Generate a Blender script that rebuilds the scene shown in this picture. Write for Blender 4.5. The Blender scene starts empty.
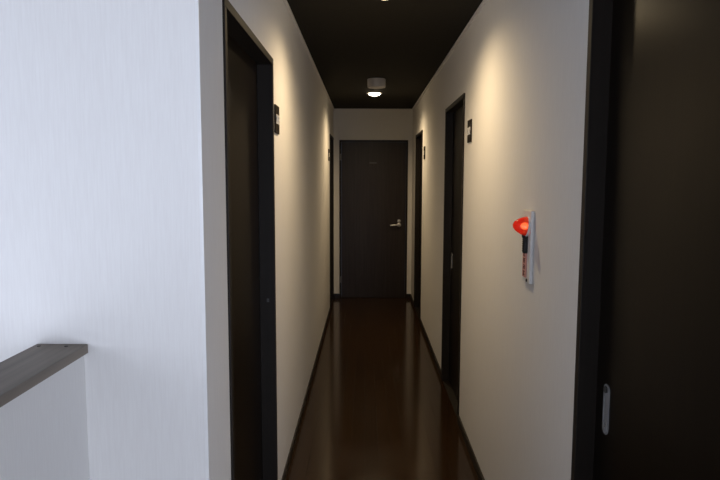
import bpy, bmesh, math, random
from mathutils import Matrix, Vector
S = bpy.context.scene
COL = S.collection
random.seed(7)

# ------------------------------------------------------------------ camera
F_PX, PITCH, YAW, ROLL, EYE = 609.76, 0.0983, -0.0088, 0.0028, 1.5148
cp, sp, cy, sy = math.cos(PITCH), math.sin(PITCH), math.cos(YAW), math.sin(YAW)
fw = Vector((sy*cp, cy*cp, -sp)); rt = Vector((cy, -sy, 0)); up = rt.cross(fw)
cr, sr = math.cos(ROLL), math.sin(ROLL)
rt, up = cr*rt + sr*up, -sr*rt + cr*up
cd = bpy.data.cameras.new('camera'); cam = bpy.data.objects.new('camera', cd); COL.objects.link(cam)
cd.sensor_fit = 'HORIZONTAL'; cd.sensor_width = 36.0; cd.lens = F_PX*36.0/720.0
cd.clip_start = 0.02
m = Matrix((rt, up, -fw)).transposed().to_4x4(); m.translation = Vector((0, 0, EYE)); cam.matrix_world = m
S.camera = cam

# ------------------------------------------------------------------ world, daylight, exposure
w = bpy.data.worlds.new('sky'); S.world = w; w.use_nodes = True
w.node_tree.nodes['Background'].inputs[0].default_value = (0.55, 0.70, 1.0, 1)
w.node_tree.nodes['Background'].inputs[1].default_value = 1.0
REAR = -1.75
WZ0, WZ1 = 0.04, 1.80                       # two invented windows behind the viewer, unseen, added for daylight
WINS = ((-2.28, -0.75, 78), (0.60, 2.20, 104))   # x0, x1, watts of daylight
for x0, x1, watts in WINS:
    ld = bpy.data.lights.new('window_daylight', 'AREA'); ld.shape = 'RECTANGLE'  # area lamp standing in for daylight outside each added opening
    ld.size = x1-x0; ld.size_y = WZ1-WZ0; ld.energy = watts; ld.color = (0.765, 0.83, 1.0)
    lo = bpy.data.objects.new('window_daylight', ld); COL.objects.link(lo)
    lo.location = ((x0+x1)/2, REAR-0.20, (WZ0+WZ1)/2); lo.rotation_euler = (math.radians(90), 0, 0)
S.view_settings.view_transform = 'Standard'; S.view_settings.look = 'None'
S.view_settings.gamma = 1.0; S.view_settings.use_curve_mapping = False
S.view_settings.exposure = 0.0
LAMP_W = 42.0
LAMP_COL = (1.0, 0.755, 0.445)
LAMP_CONE, LAMP_BLEND = 162, 1.0

# ------------------------------------------------------------------ helpers
def bm_new(): return bmesh.new()
def box(bm, x0, x1, y0, y1, z0, z1):
    vs = [bm.verts.new(p) for p in ((x0,y0,z0),(x1,y0,z0),(x1,y1,z0),(x0,y1,z0),(x0,y0,z1),(x1,y0,z1),(x1,y1,z1),(x0,y1,z1))]
    for f in ((0,3,2,1),(4,5,6,7),(0,1,5,4),(1,2,6,5),(2,3,7,6),(3,0,4,7)): bm.faces.new([vs[i] for i in f])
    return vs
def lathe(bm, prof, n=40, M=None):
    """prof: list of (r, h) round the z axis; closes on the axis where r = 0."""
    rings = []
    for r, h in prof:
        if r < 1e-6: rings.append([bm.verts.new((0, 0, h))])
        else: rings.append([bm.verts.new((r*math.cos(2*math.pi*i/n), r*math.sin(2*math.pi*i/n), h)) for i in range(n)])
    vs = [v for r in rings for v in r]
    for a, b in zip(rings, rings[1:]):
        for i in range(n):
            j = (i+1) % n
            if len(a) == 1 and len(b) == 1: continue
            if len(a) == 1: bm.faces.new((a[0], b[j], b[i]))
            elif len(b) == 1: bm.faces.new((a[i], a[j], b[0]))
            else: bm.faces.new((a[i], a[j], b[j], b[i]))
    if M is not None: bmesh.ops.transform(bm, matrix=M, verts=vs)
    return vs
def prism(bm, pts, h0, h1, M=None):
    a = [bm.verts.new((x, y, h0)) for x, y in pts]; b = [bm.verts.new((x, y, h1)) for x, y in pts]
    bm.faces.new(a[::-1]); bm.faces.new(b)
    for i in range(len(pts)):
        j = (i+1) % len(pts); bm.faces.new((a[i], a[j], b[j], b[i]))
    if M is not None: bmesh.ops.transform(bm, matrix=M, verts=a+b)
def capsule(wd, ht, n=10):
    r = wd/2; c = ht/2-r
    return [(r*math.cos(math.pi*i/n), c+r*math.sin(math.pi*i/n)) for i in range(n+1)] + \
           [(-r*math.cos(math.pi*i/n), -c-r*math.sin(math.pi*i/n)) for i in range(n+1)]
def obj(name, bm, mat, parent=None, bevel=0.0, smooth=False, seg=2):
    bmesh.ops.recalc_face_normals(bm, faces=bm.faces)
    me = bpy.data.meshes.new(name); bm.to_mesh(me); bm.free()
    me.materials.append(mat)
    o = bpy.data.objects.new(name, me); COL.objects.link(o)
    if parent: o.parent = parent
    if smooth:
        for p in me.polygons: p.use_smooth = True
        md = o.modifiers.new('edges', 'EDGE_SPLIT'); md.split_angle = math.radians(40)
    if bevel:
        b = o.modifiers.new('bevel', 'BEVEL'); b.width = bevel; b.segments = seg; b.limit_method = 'ANGLE'
    return o
def tag(o, label=None, cat=None, group=None, kind=None):
    if label: o['label'] = label
    if cat: o['category'] = cat
    if group: o['group'] = group
    if kind: o['kind'] = kind
    return o
def empty(name, loc, label, cat, group=None, kind=None, rz=0):
    o = bpy.data.objects.new(name, None); COL.objects.link(o); o.empty_display_size = .05
    o.location = loc; o.rotation_euler = (0, 0, rz)
    return tag(o, label, cat, group, kind)
def struct(name, bm, mat, label=None, cat=None, bevel=0):
    return tag(obj(name, bm, mat, None, bevel), label, cat, None, 'structure')

# ------------------------------------------------------------------ materials
def base_mat(name, rgb, rough=.5, metal=0.0, spec=.5):
    mt = bpy.data.materials.new(name); mt.use_nodes = True
    b = mt.node_tree.nodes['Principled BSDF']
    b.inputs['Base Color'].default_value = (*rgb, 1); b.inputs['Roughness'].default_value = rough
    b.inputs['Metallic'].default_value = metal; b.inputs['Specular IOR Level'].default_value = spec
    return mt, mt.node_tree, b
def textured(name, c0, c1, scale, stretch, rough=.5, bump=.1, dist=.001, spec=.5, detail=4, metal=0.0, r_var=0.0):
    mt, nt, b = base_mat(name, c0, rough, metal, spec)
    N, L = nt.nodes, nt.links
    tc = N.new('ShaderNodeTexCoord'); mp = N.new('ShaderNodeMapping'); mp.inputs['Scale'].default_value = stretch
    L.new(tc.outputs['Object'], mp.inputs['Vector'])
    nz = N.new('ShaderNodeTexNoise'); nz.inputs['Scale'].default_value = scale; nz.inputs['Detail'].default_value = detail
    L.new(mp.outputs['Vector'], nz.inputs['Vector'])
    rp = N.new('ShaderNodeValToRGB'); rp.color_ramp.elements[0].position = .32; rp.color_ramp.elements[1].position = .68
    rp.color_ramp.elements[0].color = (*c0, 1); rp.color_ramp.elements[1].color = (*c1, 1)
    L.new(nz.outputs['Fac'], rp.inputs['Fac']); L.new(rp.outputs['Color'], b.inputs['Base Color'])
    bp = N.new('ShaderNodeBump'); bp.inputs['Strength'].default_value = bump; bp.inputs['Distance'].default_value = dist
    L.new(nz.outputs['Fac'], bp.inputs['Height']); L.new(bp.outputs['Normal'], b.inputs['Normal'])
    if r_var:
        mr = N.new('ShaderNodeMapRange'); mr.inputs['To Min'].default_value = rough-r_var; mr.inputs['To Max'].default_value = rough+r_var
        L.new(nz.outputs['Fac'], mr.inputs['Value']); L.new(mr.outputs['Result'], b.inputs['Roughness'])
    return mt
def floor_material():
    mt, nt, b = base_mat('floor_wood', (.02, .011, .006), .13, 0, .38)
    N, L = nt.nodes, nt.links
    tc = N.new('ShaderNodeTexCoord')
    mp = N.new('ShaderNodeMapping'); mp.inputs['Rotation'].default_value = (0, 0, math.radians(90))
    L.new(tc.outputs['Object'], mp.inputs['Vector'])
    br = N.new('ShaderNodeTexBrick'); br.inputs['Scale'].default_value = 1.0
    br.inputs['Brick Width'].default_value = 0.9; br.inputs['Row Height'].default_value = 0.075
    br.inputs['Mortar Size'].default_value = 0.0012; br.inputs['Mortar Smooth'].default_value = .2
    br.inputs['Color1'].default_value = (.039, .0185, .0064, 1); br.inputs['Color2'].default_value = (.031, .0145, .0050, 1)
    br.inputs['Mortar'].default_value = (.006, .004, .003, 1); br.offset = .37
    L.new(mp.outputs['Vector'], br.inputs['Vector'])
    m2 = N.new('ShaderNodeMapping'); m2.inputs['Scale'].default_value = (60, 2.5, 1)
    L.new(tc.outputs['Object'], m2.inputs['Vector'])
    nz = N.new('ShaderNodeTexNoise'); nz.inputs['Scale'].default_value = 1.0; nz.inputs['Detail'].default_value = 5
    L.new(m2.outputs['Vector'], nz.inputs['Vector'])
    rp = N.new('ShaderNodeValToRGB'); rp.color_ramp.elements[0].color = (.65, .65, .65, 1); rp.color_ramp.elements[1].color = (1.2, 1.2, 1.2, 1)
    L.new(nz.outputs['Fac'], rp.inputs['Fac'])
    mx = N.new('ShaderNodeMix'); mx.data_type = 'RGBA'; mx.blend_type = 'MULTIPLY'; mx.inputs[0].default_value = 1
    L.new(br.outputs['Color'], mx.inputs[6]); L.new(rp.outputs['Color'], mx.inputs[7])
    L.new(mx.outputs[2], b.inputs['Base Color'])
    iv = N.new('ShaderNodeMath'); iv.operation = 'SUBTRACT'; iv.inputs[0].default_value = 1.0
    L.new(br.outputs['Fac'], iv.inputs[1])
    bp = N.new('ShaderNodeBump'); bp.inputs['Strength'].default_value = .25; bp.inputs['Distance'].default_value = .001
    L.new(iv.outputs[0], bp.inputs['Height']); L.new(bp.outputs['Normal'], b.inputs['Normal'])
    return mt
def wood(name, c0, c1, rough, axis='z', spec=.5):
    st = {'z': (55, 55, 2.2), 'y': (55, 2.2, 55)}[axis]
    return textured(name, c0, c1, 1.0, st, rough, .04, .0003, spec, 5)
def glow(name, rgb, strength):
    mt = bpy.data.materials.new(name); mt.use_nodes = True; nt = mt.node_tree
    b = nt.nodes['Principled BSDF']; b.inputs['Base Color'].default_value = (.8, .8, .8, 1)
    b.inputs['Emission Color'].default_value = (*rgb, 1); b.inputs['Emission Strength'].default_value = strength
    return mt
def translucent_red():
    mt, nt, b = base_mat('red_plastic', (.75, .035, .018), .12)
    b.inputs['Emission Color'].default_value = (1, .045, .02, 1); b.inputs['Emission Strength'].default_value = .16
    tr = nt.nodes.new('ShaderNodeBsdfTransparent'); tr.inputs[0].default_value = (1, .28, .16, 1)
    mx = nt.nodes.new('ShaderNodeMixShader'); mx.inputs[0].default_value = .35
    nt.links.new(b.outputs[0], mx.inputs[1]); nt.links.new(tr.outputs[0], mx.inputs[2])
    nt.links.new(mx.outputs[0], nt.nodes['Material Output'].inputs['Surface'])
    return mt
def pane_material():
    mt = bpy.data.materials.new('window_glass'); mt.use_nodes = True; nt = mt.node_tree
    nt.nodes.remove(nt.nodes['Principled BSDF'])
    tr = nt.nodes.new('ShaderNodeBsdfTransparent'); gl = nt.nodes.new('ShaderNodeBsdfGlossy'); gl.inputs['Roughness'].default_value = .02
    mx = nt.nodes.new('ShaderNodeMixShader'); mx.inputs[0].default_value = .06
    nt.links.new(tr.outputs[0], mx.inputs[1]); nt.links.new(gl.outputs[0], mx.inputs[2])
    nt.links.new(mx.outputs[0], nt.nodes['Material Output'].inputs['Surface'])
    return mt
WALLP = textured('wallpaper', (.77, .75, .725), (.80, .785, .76), 1.0, (260, 260, 14), .85, .10, .0006, .2, 4)
CEIL = textured('dark_ceiling_paper', (.017, .0145, .010), (.021, .018, .0125), 40, (1, 1, 1), .85, .2, .001, .2)
FLOOR = floor_material()
DOORW = wood('dark_door_veneer', (.0060, .0037, .0020), (.0088, .0056, .0031), .30, 'z', .12)
DOORW_LIT = wood('dark_grey_brown_veneer', (.0250, .0185, .0165), (.0380, .0285, .0250), .36, 'z', .3)  # same veneer as the side doors, lightened: light at corridor end in the colour
FRAMEW = wood('dark_frame_wood', (.0155, .0120, .0092), (.0195, .0150, .0116), .5, 'z', .22)
BASEW = wood('dark_skirting_wood', (.012, .009, .007), (.018, .013, .010), .4, 'y')
CAPW = wood('grey_brown_cap_wood', (.170, .145, .118), (.235, .198, .160), .5, 'y', .25)
PLUG = base_mat('dark_plug', (.03, .025, .022), .6)[0]
TRIMW = textured('trim_vinyl', (.74, .73, .71), (.80, .79, .77), 30, (1, 1, 1), .5, .05)
STEEL = textured('brushed_steel', (.62, .61, .60), (.72, .71, .70), 1, (300, 300, 20), .32, .05, .0003, .5, 3, 1.0)
PULLM = base_mat('satin_grey_metal', (.34, .34, .34), .5, .35)[0]
DARKCUP = base_mat('dark_recess_metal', (.10, .10, .10), .45, .8)[0]
BRONZE = textured('dark_bronze_letter', (.012, .008, .005), (.018, .012, .007), 60, (1, 1, 1), .55, .05, .0005, .15)
WHITEP = textured('white_plastic', (.78, .77, .75), (.82, .81, .79), 25, (1, 1, 1), .4, .03)
GREYP = textured('grey_plastic', (.62, .59, .56), (.66, .63, .60), 25, (1, 1, 1), .5, .03)
HINGE = base_mat('dull_hinge_metal', (.16, .155, .15), .5, .6)[0]
BLACKP = base_mat('black_plastic', (.012, .011, .011), .35)[0]
REDINK = base_mat('red_ink', (.10, .012, .010), .6)[0]
PINKP = base_mat('pink_label_paper', (.60, .30, .26), .7)[0]
REDP = translucent_red()
BULB = glow('lit_bulb', (1, .58, .28), 3.2)
LENS = glow('lit_lens', (1, .86, .62), 9.0)
PANE = pane_material()

# ------------------------------------------------------------------ setting
XL, XR, DE, H = -0.4065, 0.5896, 7.7515, 2.4
T = 0.12; BB = .056
PX = XL + .012                # face of the pillar at the corridor mouth
DC = 1.471                    # plane of the landing wall
RW = .62                      # right wall stops here; invented hall opens rightward to let daylight in
HX = 2.3                      # right side of the invented hall
PIL = 1.722                   # where the pillar ends
STX = -2.35                   # far side of the stairwell
LOW = -1.6
TOP = 2.03
OP = {'L1': (1.765, 2.675), 'L2': (6.93, 7.64), 'R1': (.775, 1.648), 'R2': (3.69, 4.53), 'R3': (6.375, 7.18)}

def wall_side(name, xf, xb, d0, d1, ops):
    bm = bm_new(); a, b = min(xf, xb), max(xf, xb); d = d0
    for o0, o1 in ops:
        box(bm, a, b, d, o0, 0, H); box(bm, a, b, o0, o1, TOP, H); d = o1
    box(bm, a, b, d, d1, 0, H)
    return struct(name, bm, WALLP)
wall_side('wall_left', XL, XL-T, PIL, DE, [OP['L1'], OP['L2']])
wall_side('wall_right', XR, XR+T, RW, DE, [OP['R1'], OP['R2'], OP['R3']])
bm = bm_new(); box(bm, PX-T-.012, PX, DC, PIL, 0, H); struct('wall_pillar', bm, WALLP)
bm = bm_new(); box(bm, STX, PX-T-.012, DC, DC+T, LOW, H); struct('wall_landing', bm, WALLP)
FX0, FX1 = -.33, .533; FT = 2.013
bm = bm_new()
box(bm, XL-T, FX0, DE, DE+T, 0, H); box(bm, FX1, XR+T, DE, DE+T, 0, H); box(bm, FX0, FX1, DE, DE+T, FT, H)
struct('wall_far', bm, WALLP)
bm = bm_new(); x = STX-T
for x0, x1, _ in WINS:
    box(bm, x, x0, REAR-T, REAR, LOW, H); box(bm, x0, x1, REAR-T, REAR, LOW, WZ0); box(bm, x0, x1, REAR-T, REAR, WZ1, H); x = x1
box(bm, x, HX+T, REAR-T, REAR, LOW, H)
struct('wall_rear', bm, WALLP)
bm = bm_new(); box(bm, HX, HX+T, REAR, RW+T, -.1, H); struct('wall_hall', bm, WALLP)
bm = bm_new(); box(bm, XR+T, HX, RW, RW+T, -.1, H); struct('wall_corner', bm, WALLP)
bm = bm_new(); box(bm, STX-T, STX, REAR, DC+T, LOW, H); struct('wall_stair', bm, WALLP)
HWX0, HWX1 = -.806, -.696; CZ = 1.109
bm = bm_new(); box(bm, HWX0, HWX1, -.9, DC, LOW, CZ-.023); struct('wall_half', bm, WALLP, 'low white half wall below the grey-brown capping board', 'half wall')
bm = bm_new(); box(bm, HWX0+.02, XR+T, REAR, DE+T, -.10, 0); box(bm, XR+T, HX, REAR, RW, -.10, 0); struct('floor', bm, FLOOR)
bm = bm_new(); box(bm, STX, HWX0, REAR, DC, LOW-.1, LOW); struct('floor_stairwell', bm, FLOOR)
bm = bm_new(); box(bm, STX-T, HX+T, REAR-T, RW+T, H, H+.12); box(bm, STX-T, XR+T, RW+T, DE+T, H, H+.12); struct('ceiling', bm, CEIL)

# added windows behind the viewer, never seen, made up as daylight source
fwid = .05
for k, (x0, x1, _) in enumerate(WINS):
    bm = bm_new()
    box(bm, x0, x1, REAR-.09, REAR-.04, WZ0, WZ0+fwid); box(bm, x0, x1, REAR-.09, REAR-.04, WZ1-fwid, WZ1)
    for x in (x0, (x0+x1)/2-fwid/2, x1-fwid): box(bm, x, x+fwid, REAR-.09, REAR-.04, WZ0+fwid, WZ1-fwid)
    wn = struct('window_%d' % (k+1), bm, WHITEP)
    bm = bm_new(); box(bm, x0+fwid, x1-fwid, REAR-.068, REAR-.062, WZ0+fwid, WZ1-fwid); obj('pane', bm, PANE, wn)

# skirting boards and the thin light strip where walls meet the ceiling
def base_run(name, runs):
    bm = bm_new()
    for r in runs: box(bm, *r, 0, BB)
    return struct(name, bm, BASEW, bevel=.002)
e = .009
base_run('baseboard_left', [(XL, XL+e, OP['L1'][1], OP['L2'][0]), (XL, XL+e, OP['L2'][1], DE)])
base_run('baseboard_pillar', [(PX, PX+e, DC-e, PIL)])
base_run('baseboard_right', [(XR-e, XR, RW, OP['R1'][0]), (XR-e, XR, OP['R1'][1], OP['R2'][0]), (XR-e, XR, OP['R2'][1], OP['R3'][0]), (XR-e, XR, OP['R3'][1], DE)])
base_run('baseboard_far', [(XL+e, FX0, DE-e, DE), (FX1, XR-e, DE-e, DE)])
base_run('baseboard_landing', [(HWX1, PX, DC-e, DC)])
for i, r in enumerate([(XL, XL+.014, PIL, DE), (XR-.014, XR, RW, DE), (XL+.014, XR-.014, DE-.014, DE)]):
    bm = bm_new(); box(bm, *r, H-.018, H); struct('trim_%d' % (i+1), bm, TRIMW, bevel=.002)
bm = bm_new(); box(bm, PX-.006, PX+.0025, DC-.0025, DC+.006, BB, H); struct('trim_4', bm, WHITEP)

# capping board of the half wall
CX0, CX1 = -.812, -.6850
bm = bm_new(); box(bm, CX0, CX1, -.92, DC-.001, CZ-.023, CZ)
cap = tag(obj('capping_board', bm, CAPW, None, .002), 'long grey-brown wooden board capping the low white half wall at left', 'capping board')
for x in (-.795, -.728):
    bm = bm_new(); lathe(bm, [(0, .0012), (.0042, .0012), (.0045, 0), (.0045, -.002), (0, -.002)], 20, Matrix.Translation((x, 1.447, CZ)))
    tag(obj('screw_plug', bm, PLUG, cap, smooth=True), 'small dark round plug near the far end')

# ------------------------------------------------------------------ doors in the corridor's side walls
def side_door(name, o, side, recess, label, pull=None, strike=None):
    """side -1: left wall (leaf faces +x), +1: right wall (leaf faces -x)."""
    d0, d1 = o; xw = XL if side < 0 else XR; jw = .028
    root = empty(name, (xw, (d0+d1)/2, 0), label, 'door', None, 'structure')
    hl = (d1-d0)/2
    def bx(bm, u0, u1, y0, y1, z0, z1):      # u: distance behind the wall face
        a, b = sorted((side*u0, side*u1)); box(bm, a, b, y0, y1, z0, z1)
    bm = bm_new(); bx(bm, -.009, T, -hl, -hl+jw, 0, TOP-jw); obj('door_jamb', bm, FRAMEW, root, .0015)
    bm = bm_new(); bx(bm, -.009, T, hl-jw, hl, 0, TOP-jw); jb = obj('door_jamb', bm, FRAMEW, root, .0015)
    bm = bm_new(); bx(bm, -.009, T, -hl, hl, TOP-jw, TOP); obj('door_head', bm, FRAMEW, root, .0015)
    bm = bm_new(); bx(bm, recess, recess+.035, -hl+jw, hl-jw, .006, TOP-jw); lf = obj('door_leaf', bm, DOORW, root, .0012)
    bm = bm_new(); bx(bm, .0, T, -hl+jw, hl-jw, 0, .006); obj('threshold', bm, FRAMEW, root)
    if strike is not None:
        bm = bm_new(); box(bm, side*.022-.005, side*.022+.005, hl-jw-.0015, hl-jw, strike-.008, strike+.008)
        tag(obj('strike_plate', bm, DARKCUP, jb), 'small metal plate on the far jamb')
    if pull:
        dy, z, h = pull[0]-(d0+d1)/2, pull[1], pull[2]
        # local: x -> along corridor, y -> up, z -> out of the leaf
        M = Matrix(((0, 0, -side, side*recess), (1, 0, 0, dy), (0, 1, 0, z), (0, 0, 0, 1)))
        bm = bm_new()
        outer, inner = capsule(.036, h), capsule(.024, h*.62)
        n = len(outer)
        def ring(pts, hh, off=(0, 0)): return [bm.verts.new(M @ Vector((p[0]+off[0], p[1]+off[1], hh))) for p in pts]
        r0, r1, r2, r3 = ring(outer, 0), ring(outer, .0025), ring(inner, .0025), ring(inner, .0005)
        for a, b in ((r0, r1), (r1, r2), (r2, r3)):
            for i in range(n): bm.faces.new((a[i], a[(i+1) % n], b[(i+1) % n], b[i]))
        bm.faces.new(r3)
        pl = tag(obj('finger_pull', bm, PULLM, lf), 'brushed metal finger pull set in the leaf')
        bm = bm_new(); prism(bm, capsule(.020, h*.56), .0006, .0012, M); obj('pull_recess', bm, PULLM, pl)
        bm = bm_new(); lathe(bm, [(.009, .0025), (.009, .006), (.006, .008), (0, .008)], 24, M @ Matrix.Translation((0, h*.39, 0))); obj('latch_button', bm, DARKCUP, pl, smooth=True)
        bm = bm_new(); lathe(bm, [(.008, .0025), (.008, .005), (.005, .006), (0, .006)], 24, M @ Matrix.Translation((0, -h*.39, 0))); obj('lock_turn', bm, PULLM, pl, smooth=True)
    return root
side_door('door_1', OP['L1'], -1, .056, 'dark brown door on the left wall, right after the pale corner pillar', strike=.985)
side_door('door_2', OP['L2'], -1, .05, 'narrow sliver of dark door on the left wall beside the far end wall')
side_door('door_3', OP['R1'], 1, .042, 'large dark brown sliding door in the right foreground with metal finger pull', pull=(1.548, .92, .135))
side_door('door_4', OP['R2'], 1, .046, 'dark brown sliding door on the right wall beyond the red lamp', pull=(4.445, .925, .12))
side_door('door_5', OP['R3'], 1, .046, 'far dark door on the right wall beside the corridor end wall')

# end door
root = empty('door_6', ((FX0+FX1)/2, DE, 0), 'dark brown hinged door with lever handle closing the corridor end', 'door', None, 'structure')
hw = (FX1-FX0)/2; jw = .022
for s in (-1, 1):
    bm = bm_new(); a, b = sorted((s*hw, s*(hw-jw))); box(bm, a, b, -.010, T, 0, FT-jw); obj('door_jamb', bm, FRAMEW, root, .0015)
bm = bm_new(); box(bm, -hw, hw, -.010, T, FT-jw, FT); obj('door_head', bm, FRAMEW, root, .0015)
bm = bm_new(); box(bm, -hw+jw+.002, hw-jw-.002, .006, .042, .008, FT-jw-.002); leaf = obj('door_leaf', bm, DOORW_LIT, root, .0015)
bm = bm_new(); box(bm, -hw+jw, hw-jw, .0, T, 0, .008); obj('threshold', bm, FRAMEW, root)
cx = (FX0+FX1)/2
for z in (1.80, .24):
    bm = bm_new(); lathe(bm, [(0, -.045), (.0065, -.045), (.0065, .045), (0, .045)], 16, Matrix.Translation((-hw+jw, -.012, z)))
    box(bm, -hw+.004, -hw+jw, -.0115, -.0095, z-.04, z+.04)
    tag(obj('hinge', bm, HINGE, root, smooth=True), 'grey metal hinge on the left edge')
lx, lz = .428-cx, .945
bm = bm_new()
Mf = Matrix.Rotation(math.radians(90), 4, 'X')       # local z -> -y (towards the corridor)
lathe(bm, [(0, 0), (.026, 0), (.026, .007), (.022, .010), (0, .010)], 32, Matrix.Translation((lx, .006, lz)) @ Mf)
lathe(bm, [(.0095, .008), (.0095, .045), (0, .045)], 20, Matrix.Translation((lx, .006, lz)) @ Mf)
pts = [(lx+.012, lz), (lx-.03, lz+.001), (lx-.075, lz-.001), (lx-.115, lz-.003)]
prev = None
rings = []
for k, (x, z) in enumerate(pts):
    ry = (.010, .009, .008, .007)[k]; rz_ = (.0115, .011, .010, .0085)[k]; yy = (-.040, -.044, -.045, -.042)[k]
    rings.append([bm.verts.new((x, yy+ry*math.cos(2*math.pi*i/16), z+rz_*math.sin(2*math.pi*i/16))) for i in range(16)])
for a, b in zip(rings, rings[1:]):
    for i in range(16): bm.faces.new((a[i], a[(i+1) % 16], b[(i+1) % 16], b[i]))
bm.faces.new(rings[0]); bm.faces.new(rings[-1][::-1])
tag(obj('lever_handle', bm, STEEL, leaf, smooth=True), 'silver lever handle')
bm = bm_new()
lathe(bm, [(0, 0), (.021, 0), (.021, .008), (.015, .012), (0, .012)], 28, Matrix.Translation((lx, .006, lz+.048)) @ Mf)
box(bm, lx-.003, lx+.003, -.014, -.005, lz+.038, lz+.058)
tag(obj('lock_cylinder', bm, STEEL, leaf, smooth=True), 'silver round lock above the lever')
bm = bm_new(); box(bm, .093-cx-.045, .093-cx+.045, .0035, .006, 1.72, 1.738)
tag(obj('name_plate', bm, DARKCUP, leaf, .001), 'small dim grey plate high on the leaf')

# ------------------------------------------------------------------ room number signs
def text_mesh(ch, size, depth):
    cu = bpy.data.curves.new('digit', 'FONT'); cu.body = ch; cu.size = size; cu.extrude = depth/2; cu.align_x = 'CENTER'; cu.offset = .0012
    t = bpy.data.objects.new('digit', cu); COL.objects.link(t)
    dg = bpy.context.evaluated_depsgraph_get(); me = bpy.data.meshes.new_from_object(t.evaluated_get(dg))
    bpy.data.objects.remove(t); bpy.data.curves.remove(cu)
    return me
def sign(digits, side, d, z, label, wd=.112, hh=.125):
    xw = XL if side < 0 else XR
    root = empty('room_number_sign', (xw, d, z), label, 'sign', 'room number signs beside the corridor doors')
    bm = bm_new(); a, b = sorted((0, -side*.008)); box(bm, a, b, -wd/2, wd/2, -hh/2, hh/2); obj('plate', bm, BRONZE, root, .002)
    for k, c in enumerate(digits):
        me = text_mesh(c, .06, .003)
        xs = [v.co.x for v in me.vertices]; ys = [v.co.y for v in me.vertices]
        mx_, my_ = (max(xs)+min(xs))/2, (max(ys)+min(ys))/2; sy_ = 0.042/(max(ys)-min(ys)); sx = min(.026/(max(xs)-min(xs)), sy_)
        for v in me.vertices:
            x, y, zz = (v.co.x-mx_)*sx+(k-1)*.033, (v.co.y-my_)*sy_, v.co.z+.0092
            v.co = (-side*zz, -side*x, y)
        me.materials.clear(); me.materials.append(WHITEP)
        o = bpy.data.objects.new('digit', me); COL.objects.link(o); o.parent = root
        tag(o, 'pale raised digit')
    return root
sign('203', -1, 2.795, 1.785, 'dark room number sign on left wall, just past the nearest left door')
sign('205', -1, 6.72, 1.785, 'far tiny room number sign on left wall near the end wall')
sign('202', 1, 3.485, 1.79, 'dark room number sign on right wall, by the sliding door beyond the red lamp')
sign('201', 1, 6.14, 1.785, 'far room number sign on right wall, beside the farthest right door')

# ------------------------------------------------------------------ red emergency light on the right wall
D0, D1, Z0, Z1, TH = 2.126, 2.243, 1.150, 1.409, .013
dm = (D0+D1)/2
root = empty('emergency_light', (XR, dm, Z0), 'white wall plate with glowing red dome lamp and black torch body', 'emergency light')
hl = (D1-D0)/2; ph = Z1-Z0
bm = bm_new(); box(bm, -TH, 0, -hl, hl, 0, ph); obj('back_plate', bm, WHITEP, root, .004, seg=3)
zc = 1.352-Z0
My = Matrix(((0, 0, -1, 0), (1, 0, 0, 0), (0, 1, 0, 0), (0, 0, 0, 1)))     # lathe axis -> -x
tilt = Matrix.Rotation(math.radians(6), 4, 'Y')
Md = Matrix.Translation((-TH, -.020, zc)) @ tilt @ My
bm = bm_new(); lathe(bm, [(.0365, 0), (.0365, .006), (.033, .008), (.033, 0.0)], 40, Md)
tag(obj('lamp_collar', bm, WHITEP, root, smooth=True), 'white ring at the foot of the dome')
prof = [(.0345, .004), (.0345, .008), (.0330, .014), (.0295, .024), (.0245, .034), (.0185, .043), (.0120, .0495), (.006, .0525), (0, .0535)]
bm = bm_new(); lathe(bm, prof, 40, Md); dome = tag(obj('red_dome', bm, REDP, root, smooth=True), 'glowing red rounded cone')
bm = bm_new(); lathe(bm, [(0, .002), (.009, .003), (.0125, .010), (.011, .018), (.006, .024), (0, .025)], 24, Md); obj('bulb', bm, BULB, dome, smooth=True)
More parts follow.
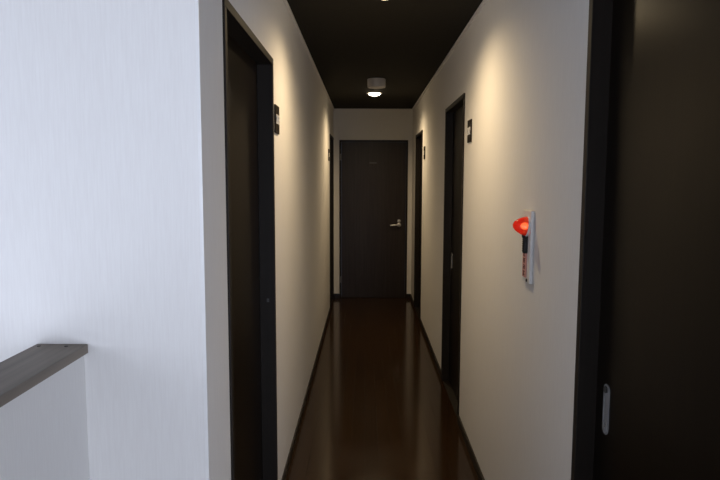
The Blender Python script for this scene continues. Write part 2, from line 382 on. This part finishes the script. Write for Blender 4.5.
# torch body under the dome: ribbed black barrel, then the pink strip with red marks
bm = bm_new()
pr = [(0, 0), (.010, 0), (.0115, .003)]
for k in range(6): pr += [(.0115, .006+k*.008), (.0128, .008+k*.008), (.0128, .011+k*.008), (.0115, .013+k*.008)]
pr += [(.0145, .056), (.0155, .064), (.0155, .070), (0, .070)]
lathe(bm, pr, 24, Matrix.Translation((-TH-.004, -.015, 1.256-Z0))); obj('torch_barrel', bm, BLACKP, root, smooth=True)
bm = bm_new(); box(bm, -TH-.004, -TH, -.024, .024, 1.168-Z0, 1.262-Z0); lab = tag(obj('label_strip', bm, PINKP, root, .001), 'pale strip with dark red marks')
bm = bm_new()
for k in range(4):          # four unreadable upright marks, each a handful of strokes
    zc2 = 1.250-Z0-k*.0225
    for (u, v, a, b) in [[(-.010, .006, .020, .003), (-.002, -.006, .004, .014), (-.011, -.007, .022, .003), (.004, -.002, .008, .003)],
                         [(-.011, .006, .022, .003), (-.011, -.001, .022, .0025), (-.008, -.008, .004, .014), (.005, -.008, .004, .014)],
                         [(-.009, -.008, .004, .016), (-.003, .005, .012, .003), (-.003, -.001, .012, .003), (.006, -.008, .004, .010)],
                         [(-.010, .004, .006, .004), (-.002, -.008, .004, .016), (.003, .005, .009, .003), (-.010, -.007, .021, .003)]][k]:
        box(bm, -TH-.0052, -TH-.004, u, u+a, zc2+v, zc2+v+b)
tag(obj('lettering', bm, REDINK, lab), 'dark red marks in a column')
bm = bm_new(); lathe(bm, [(0, 0), (.006, 0), (.006, .003), (.004, .004), (0, .004)], 20, Matrix.Translation((-TH, -.028, 1.160-Z0)) @ My); obj('screw', bm, BLACKP, root, smooth=True)

# ------------------------------------------------------------------ ceiling fittings
def downlight(d, label):
    root = empty('recessed_downlight', (.088, d, H), label, 'ceiling light', 'warm downlights along the dark ceiling')
    bm = bm_new(); lathe(bm, [(.082, 0), (.081, -.004), (.074, -.007), (.066, -.005), (.064, 0)], 48); obj('trim_ring', bm, GREYP, root, smooth=True)
    bm = bm_new(); lathe(bm, [(.064, -.001), (.062, -.009), (.054, -.018), (.038, -.026), (.018, -.030), (0, -.031)], 48); obj('lens', bm, LENS, root, smooth=True)
    l = bpy.data.lights.new('downlight_lamp', 'SPOT'); l.energy = LAMP_W; l.color = LAMP_COL
    l.spot_size = math.radians(LAMP_CONE); l.spot_blend = LAMP_BLEND; l.shadow_soft_size = .035
    lo = bpy.data.objects.new('downlight_lamp', l); COL.objects.link(lo); lo.parent = root; lo.location = (0, 0, -.070)
    return root
downlight(2.987, 'warm recessed downlight at the top edge of the photo, nearest in ceiling')
downlight(6.36, 'bright warm recessed downlight in the dark ceiling near the end wall')
root = empty('emergency_ceiling_light', (.093, 5.49, H), 'pale grey cylindrical fitting hanging under the dark corridor ceiling', 'ceiling fitting')
bm = bm_new(); lathe(bm, [(0, 0), (.076, 0), (.080, -.004), (.080, -.068), (.077, -.074), (.070, -.076), (.068, -.070), (0, -.070)], 48); obj('housing', bm, GREYP, root, smooth=True)
bm = bm_new(); lathe(bm, [(.060, -.070), (.055, -.076), (.035, -.082), (0, -.084)], 40); obj('cover', bm, GREYP, root, smooth=True)
